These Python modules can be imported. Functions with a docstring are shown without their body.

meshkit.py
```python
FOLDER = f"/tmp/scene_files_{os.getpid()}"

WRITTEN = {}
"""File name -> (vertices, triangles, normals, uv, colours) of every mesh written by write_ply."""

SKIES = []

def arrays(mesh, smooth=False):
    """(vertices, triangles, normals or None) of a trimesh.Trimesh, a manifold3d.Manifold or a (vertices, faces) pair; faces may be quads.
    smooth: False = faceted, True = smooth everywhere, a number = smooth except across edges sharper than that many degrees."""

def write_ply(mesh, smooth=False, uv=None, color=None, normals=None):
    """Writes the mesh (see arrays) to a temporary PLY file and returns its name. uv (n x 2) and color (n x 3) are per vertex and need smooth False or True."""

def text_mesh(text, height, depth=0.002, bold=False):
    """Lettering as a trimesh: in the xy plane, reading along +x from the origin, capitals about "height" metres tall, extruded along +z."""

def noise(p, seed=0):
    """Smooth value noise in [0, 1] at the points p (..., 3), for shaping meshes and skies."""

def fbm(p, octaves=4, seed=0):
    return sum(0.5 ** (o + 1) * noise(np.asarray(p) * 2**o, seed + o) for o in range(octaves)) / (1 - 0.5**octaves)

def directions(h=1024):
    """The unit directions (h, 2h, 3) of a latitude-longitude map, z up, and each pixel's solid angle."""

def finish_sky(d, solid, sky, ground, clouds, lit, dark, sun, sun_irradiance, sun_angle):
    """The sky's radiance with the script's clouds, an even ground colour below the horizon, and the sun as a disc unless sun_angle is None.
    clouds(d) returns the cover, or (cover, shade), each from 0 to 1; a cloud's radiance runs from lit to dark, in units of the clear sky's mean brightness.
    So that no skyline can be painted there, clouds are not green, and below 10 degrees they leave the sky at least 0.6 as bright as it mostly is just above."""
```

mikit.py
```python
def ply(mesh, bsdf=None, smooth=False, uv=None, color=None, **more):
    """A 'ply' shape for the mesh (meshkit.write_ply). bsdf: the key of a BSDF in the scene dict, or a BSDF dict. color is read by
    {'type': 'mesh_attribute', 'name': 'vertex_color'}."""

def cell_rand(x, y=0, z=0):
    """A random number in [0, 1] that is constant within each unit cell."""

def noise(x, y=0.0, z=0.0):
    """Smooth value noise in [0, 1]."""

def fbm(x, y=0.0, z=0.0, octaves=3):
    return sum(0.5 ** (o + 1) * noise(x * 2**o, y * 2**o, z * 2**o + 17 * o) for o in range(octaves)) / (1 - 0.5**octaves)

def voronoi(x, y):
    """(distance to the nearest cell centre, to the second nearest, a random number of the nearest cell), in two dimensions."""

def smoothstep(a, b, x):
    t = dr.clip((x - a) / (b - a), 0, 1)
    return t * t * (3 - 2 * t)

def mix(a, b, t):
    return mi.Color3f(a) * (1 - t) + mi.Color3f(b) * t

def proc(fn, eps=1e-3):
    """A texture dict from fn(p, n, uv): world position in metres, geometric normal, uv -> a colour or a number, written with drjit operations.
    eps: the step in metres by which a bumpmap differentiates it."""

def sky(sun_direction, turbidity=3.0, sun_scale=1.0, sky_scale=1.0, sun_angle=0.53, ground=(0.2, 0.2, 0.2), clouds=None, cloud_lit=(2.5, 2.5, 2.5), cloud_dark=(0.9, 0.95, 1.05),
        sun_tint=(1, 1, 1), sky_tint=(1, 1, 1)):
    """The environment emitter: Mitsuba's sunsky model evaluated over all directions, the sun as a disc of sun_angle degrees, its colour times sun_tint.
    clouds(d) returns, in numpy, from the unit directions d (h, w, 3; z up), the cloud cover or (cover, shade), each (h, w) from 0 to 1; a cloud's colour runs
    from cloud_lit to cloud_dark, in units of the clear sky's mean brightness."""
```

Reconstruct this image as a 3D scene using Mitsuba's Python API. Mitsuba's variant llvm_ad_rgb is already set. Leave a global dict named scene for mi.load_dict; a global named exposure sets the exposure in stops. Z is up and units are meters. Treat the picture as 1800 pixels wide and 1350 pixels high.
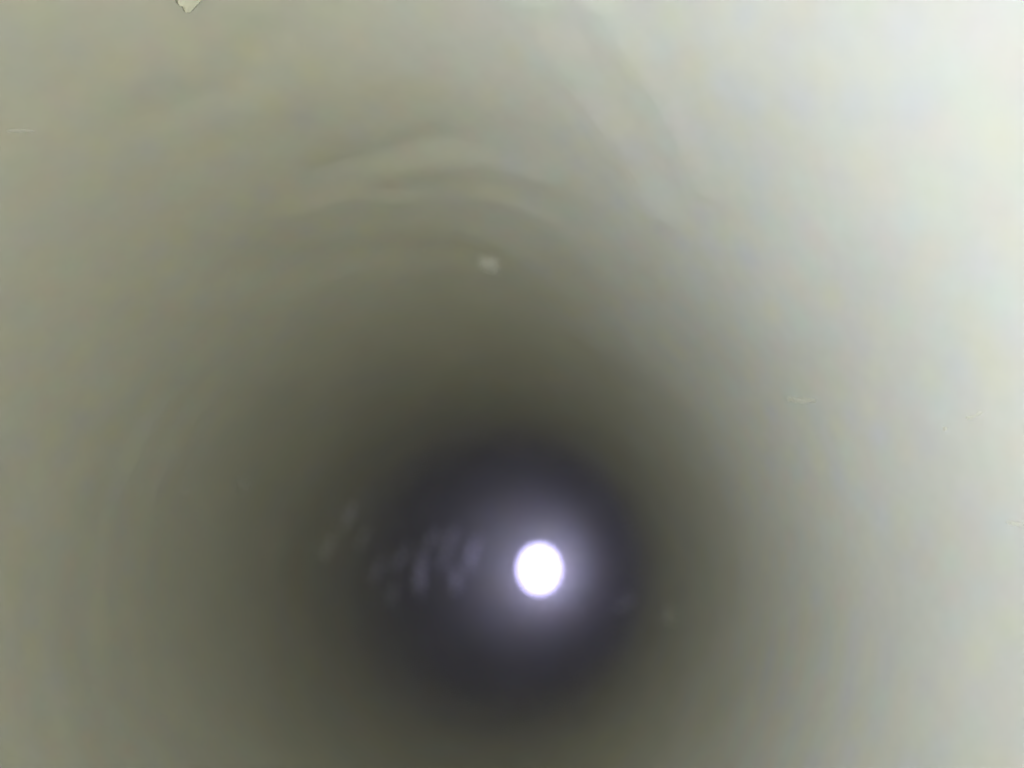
import math
import numpy as np, trimesh
import drjit as dr
import mitsuba as mi
import mikit, meshkit
from mikit import noise, fbm, smoothstep

T = mi.ScalarTransform4f
scene, labels = {}, {}
R = 0.055                      # inner radius of the pipe at its mouth, metres; lengths marked "s" are in these radii

# ---------------------------------------------------------------- camera, sky, exposure
cam = np.array([0.23224, -0.07596, 0.86368]) * R
look = np.array([0.007443, 0.222738, -0.974850])
scene['camera'] = {'type': 'thinlens', 'fov': 2 * math.degrees(math.atan(900 / 1732.0)), 'fov_axis': 'x', 'aperture_radius': 0.021 * R,
                   'focus_distance': 1.75 * R, 'near_clip': 0.002, 'far_clip': 500.0,
                   'to_world': T().look_at(cam.tolist(), (cam + look).tolist(), [0, 0.974877, 0.222744])}
el, az = math.radians(67.36), math.radians(205.05)
SUN = [math.sin(el) * math.cos(az), math.sin(el) * math.sin(az), math.cos(el)]
scene['sky'] = mikit.sky(SUN, turbidity=3, sun_scale=0.3, sun_angle=66.3, clouds=lambda d: 1.0, cloud_lit=(1.350, 1.325, 1.115), sun_tint=(0.708, 1.0, 1.668))
exposure = 3.499

# ---------------------------------------------------------------- materials
def dirt_and_shade(p, n, uv):
    """Faint dirt patches of varied tone, plus lit-side tint and far-end shade painted in."""
    x, y, z = p.x / R, p.y / R, p.z / R
    k = smoothstep(1.5, 4.0, -z)
    a = noise(x * 20, y * 20, z * 11) * (1 - k) + noise(x * 9, y * 9, z * 4 + 40) * k
    b = noise(x * 20 + 31, y * 20, z * 11) * (1 - k) + noise(x * 9 + 31, y * 9, z * 4) * k
    c = fbm(x * 5 + 7, y * 5, z * 2.5, octaves=3)
    end_shade = smoothstep(4.6, 7.0, -z + 0.5 * (fbm(x * 3, y * 3, z * 1.5 + 9, octaves=3) - 0.5))  # darkness of the far end, painted into the wall colour
    shaded_tint = smoothstep(0.75, -0.1, x * 0.9 + y * 0.12 - 0.14 * dr.clip(-z - 1.3, 0, 3) + 0.5 * (c - 0.5))        # cool sunlit side and warm shaded side painted into the wall colour
    base = mikit.mix(mikit.mix((0.598, 0.610, 0.616), (0.617, 0.616, 0.546), shaded_tint), (0.285, 0.295, 0.240), end_shade)
    g = noise(x * 46 + 3, y * 46, z * 26) * (1 - k) + noise(x * 21 + 3, y * 21, z * 9) * k
    v = 1 + 0.10 * (c - 0.5) + 0.035 * (g - 0.5)
    return mi.Color3f(base.x * v * (1 + 0.07 * (a - 0.5)), base.y * v * (1 + 0.06 * (b - 0.5)), base.z * v * (1 + 0.10 * (0.5 - a) - 0.05 * (b - 0.5)))

def soil(p, n, uv):
    v = fbm(p.x * 40, p.y * 40, p.z * 40, octaves=4)
    return mi.Color3f(0.13, 0.10, 0.07) * (0.6 + 0.8 * v)

def rgb(*c): return {'type': 'rgb', 'value': list(c)}
scene['pipe_plastic'] = {'type': 'twosided', 'bsdf': {'type': 'principled', 'base_color': mikit.proc(dirt_and_shade), 'roughness': 0.75, 'specular': 0.15}}
scene['soil'] = {'type': 'twosided', 'bsdf': {'type': 'diffuse', 'reflectance': mikit.proc(soil)}}
scene['flake_face'] = {'type': 'twosided', 'bsdf': {'type': 'principled', 'base_color': mikit.proc(lambda p, n, uv: mi.Color3f(0.86, 0.87, 0.74) * (0.84 + 0.3 * fbm(p.x * 900, p.y * 900, p.z * 900))), 'roughness': 0.6, 'specular': 0.3}}
scene['shadow_grime'] = {'type': 'twosided', 'bsdf': {'type': 'diffuse', 'reflectance': rgb(0.33, 0.325, 0.27)}}
scene['pale_grit'] = {'type': 'twosided', 'bsdf': {'type': 'principled', 'base_color': rgb(0.82, 0.83, 0.81), 'roughness': 0.45, 'specular': 0.4}}
scene['faint_grit'] = {'type': 'twosided', 'bsdf': {'type': 'principled', 'base_color': rgb(0.64, 0.645, 0.605), 'roughness': 0.7, 'specular': 0.2}}
scene['scale_deposit'] = {'type': 'twosided', 'bsdf': {'type': 'principled', 'base_color': rgb(0.84, 0.84, 0.84), 'roughness': 0.5, 'specular': 0.4}}
scene['lamp_metal'] = {'type': 'twosided', 'bsdf': {'type': 'principled', 'base_color': rgb(0.22, 0.22, 0.24), 'roughness': 0.5, 'metallic': 0.4}}

# ---------------------------------------------------------------- data: (angle in degrees, depth s) on the pipe's wall
CHIP = [(109.056, 0.622), (109.332, 0.637), (109.122, 0.641), (108.773, 0.647), (109.137, 0.66), (108.707, 0.665), (108.157, 0.658), (107.402, 0.646), (106.86, 0.636), (106.654, 0.606), (107.202, 0.593), (108.306, 0.604)]
RIDGES = [
   (1.0, 0.06, [(107.104, 1.5), (103.0, 1.491), (99.473, 1.489), (94.664, 1.539)]),
   (-0.8, 0.05, [(101.179, 1.334), (96.858, 1.309), (91.808, 1.278), (85.897, 1.203)]),
   (0.7, 0.07, [(93.526, 1.396), (87.444, 1.351), (79.933, 1.307), (73.349, 1.298)]),
   (1.15, 0.05, [(73.985, 0.661), (69.17, 0.816), (64.305, 0.95), (58.638, 1.086), (54.836, 1.215)]),
   (1.0, 0.045, [(66.365, 0.612), (61.713, 0.729), (55.497, 0.854), (50.474, 0.995)]),
   (0.65, 0.06, [(79.482, 1.498), (77.713, 1.503), (70.43, 1.534), (63.42, 1.616), (57.133, 1.791), (50.412, 2.026), (43.348, 2.296)]),
   (0.8, 0.08, [(80.125, 1.797), (73.082, 1.862), (64.985, 2.088), (57.338, 2.407)]),
   (-0.6, 0.1, [(122.626, 1.703), (110.304, 1.839), (97.104, 1.954), (84.517, 1.913)]),
   (-0.5, 0.06, [(103.24, 0.785), (107.839, 0.909), (114.368, 0.926), (118.512, 0.891)]),
]
FLECKS = [(80.893, 2.025, -1.751, -0.014, 0.141, 0.053), (79.882, 2.054, -0.905, 0.008, 0.349, 0.038), (22.757, 1.314, -1.072, -0.073, -0.305, 0.009), (23.881, 1.378, -0.273, -0.02, -0.321, 0.009), (12.584, 0.649, -0.092, -0.015, -0.202, 0.001), (12.586, 0.621, 0.023, -0.013, -0.151, -0.0), (11.782, 0.616, -0.07, -0.006, -0.141, 0.002), (12.444, 0.742, -0.18, -0.008, -0.206, 0.006), (11.599, 0.705, -0.183, -0.009, -0.087, 0.002), (2.582, 0.595, -0.217, -0.024, -0.184, 0.002), (130.13, 0.748, -1.238, 0.025, 0.212, 0.006), (157.159, 2.996, -0.417, 0.06, 1.046, 0.023), (-0.725, 0.889, -0.016, -0.009, -0.229, 0.001)]
STREAKS = [(-176.854, 6.651, 16.518, -0.058, -0.098, -0.073), (163.321, 6.765, 7.781, -0.098, -0.728, -0.049), (174.072, 6.263, 7.465, -0.132, -0.573, -0.06), (166.076, 7.039, 15.095, -0.037, -0.185, -0.041), (-168.317, 7.173, 11.481, -0.032, -0.272, -0.034), (168.618, 7.339, 17.372, -0.002, 0.207, -0.026), (158.67, 4.753, 6.044, -0.026, -0.304, -0.089), (179.492, 5.759, 5.498, -0.2, -0.696, -0.062), (167.047, 5.248, 4.588, -0.074, -0.332, -0.056), (-168.803, 6.069, 5.329, -0.097, -0.373, -0.049), (170.123, 4.525, 4.401, -0.057, -0.237, -0.045), (-17.795, 6.133, 4.034, -0.248, -0.394, -0.132), (-12.63, 5.996, -2.571, -0.01, -0.563, 0.163), (-11.152, 3.814, -3.036, -0.139, -0.439, 0.092)]

# ---------------------------------------------------------------- the pipe's wall
DEPTH, ROUND, TAPER, BEND, BLUNT = 7.5554, 2.2407, 0.1849, (0.4258, 0.2919), 2.522

def radius(s):
    q = np.clip((s - (DEPTH - ROUND)) / ROUND, 0, 1)
    return (1 - TAPER * s / DEPTH) * np.clip(1 - q ** BLUNT, 0, 1) ** (1 / BLUNT)

def relief(a, s):
    """How far the wall stands in from its ideal round, in radii: mould ripples running round the bore and a few uneven ridges."""
    a, s = np.broadcast_arrays(np.asarray(a, float), np.asarray(s, float))
    c, d = np.cos(np.radians(a)), np.sin(np.radians(a))
    lead = np.log(np.maximum(s, 0.3)) * 7
    h = 0.010 * (meshkit.fbm(np.stack([c * 1.6 + 5, d * 1.6, lead * 0.55], -1), 3, 3) - 0.5) * np.clip(s - 0.3, 0, 2.5)
    h = h + 0.0012 * (meshkit.fbm(np.stack([c * 5 + 9, d * 5, lead * 1.6], -1), 2, 8) - 0.5) * s
    rings = meshkit.noise(np.stack([c * 1.1 + 3, d * 1.1, lead * 2.6], -1), 31) - 0.5                # fine rings left by the mould
    where = meshkit.noise(np.stack([c * 2.2 + 8, d * 2.2, lead * 0.4], -1), 33)
    h = h + 0.0085 * rings * where * np.clip((s - 0.7) / 1.2, 0, 1) * np.minimum(s, 3)
    for amp, width, line in RIDGES:
        q = np.array(line)
        best = np.full(a.shape, 1e9)
        for (a0, s0), (a1, s1) in zip(q[:-1], q[1:]):
            k = math.radians(1.0) * 0.9
            px, py = (a - a0) * k, s - s0
            ex, ey = (a1 - a0) * k, s1 - s0
            t = np.clip((px * ex + py * ey) / (ex * ex + ey * ey), 0, 1)
            best = np.minimum(best, np.hypot(px - t * ex, py - t * ey))
        worn = 0.65 + 0.6 * meshkit.noise(np.stack([c * 7, d * 7, lead * 0.8], -1), 21)          # ridges fade in and out
        h = h + RIDGE * worn * amp * width * np.exp(-(best / width) ** 2)
    return h * np.clip((DEPTH - s) / 1.5, 0, 1)

RIDGE = 0.26
def wall(a, s, lift=0.0, ripple=True):
    """The point of the inner wall at angle a (degrees) and depth s, lifted off it by lift radii towards the axis."""
    a, s = np.broadcast_arrays(np.asarray(a, float), np.asarray(s, float))
    r = radius(s) - lift - (relief(a, s) if ripple else 0)
    b = (s / DEPTH) ** 2
    return np.stack([r * np.cos(np.radians(a)) + BEND[0] * b, r * np.sin(np.radians(a)) + BEND[1] * b, -s], -1) * R

NA, NS = 480, 900
aa = np.arange(NA) * 360.0 / NA - 180
ss = DEPTH * np.concatenate([np.linspace(0, 0.75, NS - 90, endpoint=False), 0.75 + 0.25 * np.sin(np.linspace(0, np.pi / 2, 90))])
inner = wall(aa[None, :], ss[:, None])
so = DEPTH * np.sin(np.linspace(0, np.pi / 2, 40))[::-1]                     # the outside, from its bottom up to the mouth
def outside(a, s):
    r = radius(np.minimum(s, DEPTH)) + 0.075
    b = (s / DEPTH) ** 2
    return np.stack([r * np.cos(np.radians(a)) + BEND[0] * b, r * np.sin(np.radians(a)) + BEND[1] * b, -s * 1.012], -1) * R
outer = outside(np.broadcast_to(aa, (len(so), NA)), np.broadcast_to(so[:, None], (len(so), NA)))
lip = np.stack([np.outer([0.018, 0.018], np.ones(NA)) * 0 + np.array([[1.057], [1.018]]) * np.cos(np.radians(aa)), np.array([[1.057], [1.018]]) * np.sin(np.radians(aa)), np.full((2, NA), 0.02)], -1) * R

def skin(rows):
    V = np.concatenate(rows).reshape(-1, 3)
    n = sum(len(x) for x in rows)
    i, j = np.meshgrid(np.arange(n - 1), np.arange(NA), indexing='ij')
    k = (j + 1) % NA
    return V, np.stack([i * NA + j, i * NA + k, (i + 1) * NA + k, (i + 1) * NA + j], -1).reshape(-1, 4)

V, F = skin([outer, lip, inner])
F = F[:, ::-1]
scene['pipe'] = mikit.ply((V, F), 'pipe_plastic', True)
labels['pipe'] = {'label': 'smooth beige plastic pipe seen down its bore, dark at the far end', 'category': 'pipe'}

# the soil the pipe is sunk in, a sheet with a hole round the pipe
rr = np.concatenate([[1.082, 1.15, 1.4, 2, 3, 5, 9, 16], np.geomspace(30, 4000, 14)])
ga = np.arange(72) * 5.0
gx, gy = np.outer(rr, np.cos(np.radians(ga))), np.outer(rr, np.sin(np.radians(ga)))
gz = -0.35 + 0.25 * (meshkit.fbm(np.stack([gx, gy, gx * 0], -1) * 0.6, 4, 5) - 0.5) * np.clip(rr[:, None] - 1.1, 0, 1)
gv = np.stack([gx, gy, gz], -1).reshape(-1, 3) * R
gi, gj = np.meshgrid(np.arange(len(rr) - 1), np.arange(72), indexing='ij')
gk = (gj + 1) % 72
scene['ground'] = mikit.ply((gv, np.stack([gi * 72 + gj, (gi + 1) * 72 + gj, (gi + 1) * 72 + gk, gi * 72 + gk], -1).reshape(-1, 4)), 'soil', True)
labels['ground'] = {'kind': 'structure', 'label': 'bare brown soil round the mouth of the pipe'}

# ---------------------------------------------------------------- small things on the wall
def blob(c, A, B, height, seed, rough=0.25, rings=7, spokes=28, sharp=0.5):
    """A low irregular lump on the wall: centre (angle, s), half axes A and B as (dangle, ds), height in radii."""
    rng = np.random.default_rng(seed)
    ph = rng.uniform(0, 6.28, 4)
    t = np.arange(spokes) * 2 * np.pi / spokes
    edge = 1 + rough * (0.5 * np.sin(2 * t + ph[0]) + 0.35 * np.sin(3 * t + ph[1]) + 0.3 * np.sin(5 * t + ph[2]) + 0.2 * np.sin(8 * t + ph[3]))
    u = np.linspace(0, 1, rings)[1:]
    a = [c[0]] + list((c[0] + np.outer(u, edge * np.cos(t)) * A[0] + np.outer(u, edge * np.sin(t)) * B[0]).ravel())
    s = [c[1]] + list((c[1] + np.outer(u, edge * np.cos(t)) * A[1] + np.outer(u, edge * np.sin(t)) * B[1]).ravel())
    lift = np.concatenate([[1], np.repeat((1 - u ** 2) ** sharp, spokes)]) * height - 0.004 * np.concatenate([[0], np.repeat(u ** 6, spokes)])
    s = np.minimum(np.array(s), DEPTH - 0.002)
    v = wall(np.array(a), s, lift)
    f = [(0, 1 + (j + 1) % spokes, 1 + j) for j in range(spokes)]
    for i in range(rings - 2):
        for j in range(spokes):
            p, q = 1 + i * spokes + j, 1 + i * spokes + (j + 1) % spokes
            f += [(p, q, q + spokes), (p, q + spokes, p + spokes)]
    return trimesh.Trimesh(v, np.array(f), process=False)

def numbered(key):
    if key not in scene and key not in labels: return key
    n = 1
    while f'{key}_{n:03d}' in scene: n += 1
    return f'{key}_{n:03d}'

# the curled cream flake at the top: an outline bent off the wall, thick, with its shadow and edge dirt painted as a dark slab behind
def slab(outline, lift0, lift1, curl):
    q = np.array(outline)
    mid = q.mean(0)
    rings = [mid + (q - mid) * k for k in (0.0, 0.35, 0.7, 0.93, 1.0)]
    n = len(q)
    top, f = [wall(mid[0], mid[1], lift1)], []
    for k, ring in enumerate(rings[1:]):
        bend = curl * ((ring[:, 0] - mid[0]) / 1.4) ** 2
        top += list(wall(ring[:, 0], ring[:, 1], lift1 + bend - (0.002 if k == 3 else 0)))
    low = list(wall(q[:, 0], q[:, 1], lift0 + curl * ((q[:, 0] - mid[0]) / 1.4) ** 2))
    v = np.array(top + low)
    for j in range(n):
        f.append((0, 1 + j, 1 + (j + 1) % n))
    for k in range(4):
        for j in range(n):
            p, r = 1 + k * n + j, 1 + k * n + (j + 1) % n
            f += [(p, p + n, r + n), (p, r + n, r)]
    last = 1 + 4 * n
    f += [(last + j, last, last + (j + 1) % n) for j in range(1, n - 1)]
    return trimesh.Trimesh(v, np.array(f), process=False)

def densify(outline, k=4, jit=0.012, seed=4):
    rng = np.random.default_rng(seed)
    q = np.array(outline)
    out = []
    for a, b in zip(q, np.roll(q, -1, 0)):
        for t in np.arange(k) / k:
            out.append(a + (b - a) * t + rng.normal(0, jit, 2) * [1, 0.02])
    return np.array(out)

chip = densify(CHIP) - [0, 0.0125]     # the flake stands off the wall, so its foot is a little further up
scene['flake__face'] = mikit.ply(slab(chip, 0.003, 0.009, 0.004), 'flake_face', 30)
mid = chip.mean(0)
shadow = mid + (chip - mid) * [1.22, 1.16] + [0.0, 0.004]
scene['flake__shadow_grime'] = mikit.ply(slab(densify(shadow, 1, 0.05, 9), 0.0005, 0.004, 0.0), 'shadow_grime', 30)  # dark slab painting the flake's shadow on the wall, with edge dirt
labels['flake'] = {'label': 'cream curled flake with painted shadow and dirt edge stuck on the upper left wall', 'category': 'flake'}
labels['flake__shadow_grime'] = {'label': 'painted shadow and dirt round the edge of the flake'}

FLECK_LABELS = ['soft pale fleck on the upper wall right above the dark hollow', None, 'long thin pale fleck on the right wall, nearer the dark hollow than the others', None,
                'tiny pale fleck on the bright right wall, left one of a close pair', 'tiny pale fleck on the bright right wall, upper right one of a close pair', None,
                'faint pale fleck on the right wall, lower left of the close pair', None, 'short pale fleck by the right edge of the photo, lowest on the right wall',
                'long faint pale fleck at the left edge of the photo, high on the left wall', 'small greyish fleck on the dim left wall beside the dark hollow', None]
for i, (c0, c1, a0, a1, b0, b1) in enumerate(FLECKS):
    if FLECK_LABELS[i] is None: continue
    key = numbered('fleck')
    m = blob((c0, c1), (a0, a1), (b0, b1), 0.009 if i == 0 else 0.001 if i in (7, 10) else 0.004, 20 + i, 0.3)
    if i in (0, 2) and FLECK_LABELS[i + 1] is None:           # a knob grown on the same fleck
        d0, d1, e0, e1, g0, g1 = FLECKS[i + 1]
        m = trimesh.util.concatenate([m, blob((d0, d1), (e0, e1), (g0, g1), 0.005, 60 + i, 0.3)])
    scene[key] = mikit.ply(m, 'pale_grit' if i == 0 else 'faint_grit', True)
    labels[key] = {'label': FLECK_LABELS[i], 'category': 'fleck', 'group': 'pale flecks stuck on the pipe wall'}

for i, (c0, c1, a0, a1, b0, b1) in enumerate(STREAKS):
    key = numbered('pipe__mineral_streak')
    scene[key] = mikit.ply(blob((c0, c1), (a0, a1), (b0, b1), 0.020, 80 + i, 0.35, sharp=0.8), 'scale_deposit', True)

# ---------------------------------------------------------------- the lit lamp resting on the far end
LAMP = np.array([0.5162, 0.2452, -7.368])
t, q = np.meshgrid(np.linspace(0, np.pi, 33), np.arange(48) * 2 * np.pi / 48, indexing='ij')
w = 1 - 0.10 * np.clip(-np.cos(t), 0, 1) ** 2                         # a bulb, a little slimmer towards its cap
bulb = np.stack([0.156 * w * np.sin(t) * np.cos(q), 0.184 * w * np.sin(t) * np.sin(q), 0.160 * np.cos(t)], -1).reshape(-1, 3)
i, j = np.meshgrid(np.arange(32), np.arange(48), indexing='ij')
jj = (j + 1) % 48
faces = np.stack([i * 48 + j, (i + 1) * 48 + j, (i + 1) * 48 + jj, i * 48 + jj], -1).reshape(-1, 4)
k = 0.225                      # radiance; the photograph burns it out to white
scene['lamp__bulb'] = mikit.ply(((LAMP + bulb) * R, faces), {'type': 'diffuse', 'reflectance': rgb(0.6, 0.6, 0.6)}, True,
                                emitter={'type': 'area', 'radiance': rgb(k, k * 0.92, k * 1.75)})
cap = trimesh.creation.revolve(np.array([(0.0, -0.225), (0.050, -0.225), (0.060, -0.215), (0.066, -0.19), (0.066, -0.165), (0.085, -0.15)]), sections=32)
cap.apply_translation(LAMP)
cap.apply_scale(R)
scene['lamp__cap'] = mikit.ply(cap, 'lamp_metal', 35)
labels['lamp'] = {'label': 'small glaring violet white lamp lit at the dark far end of the pipe', 'category': 'lamp'}
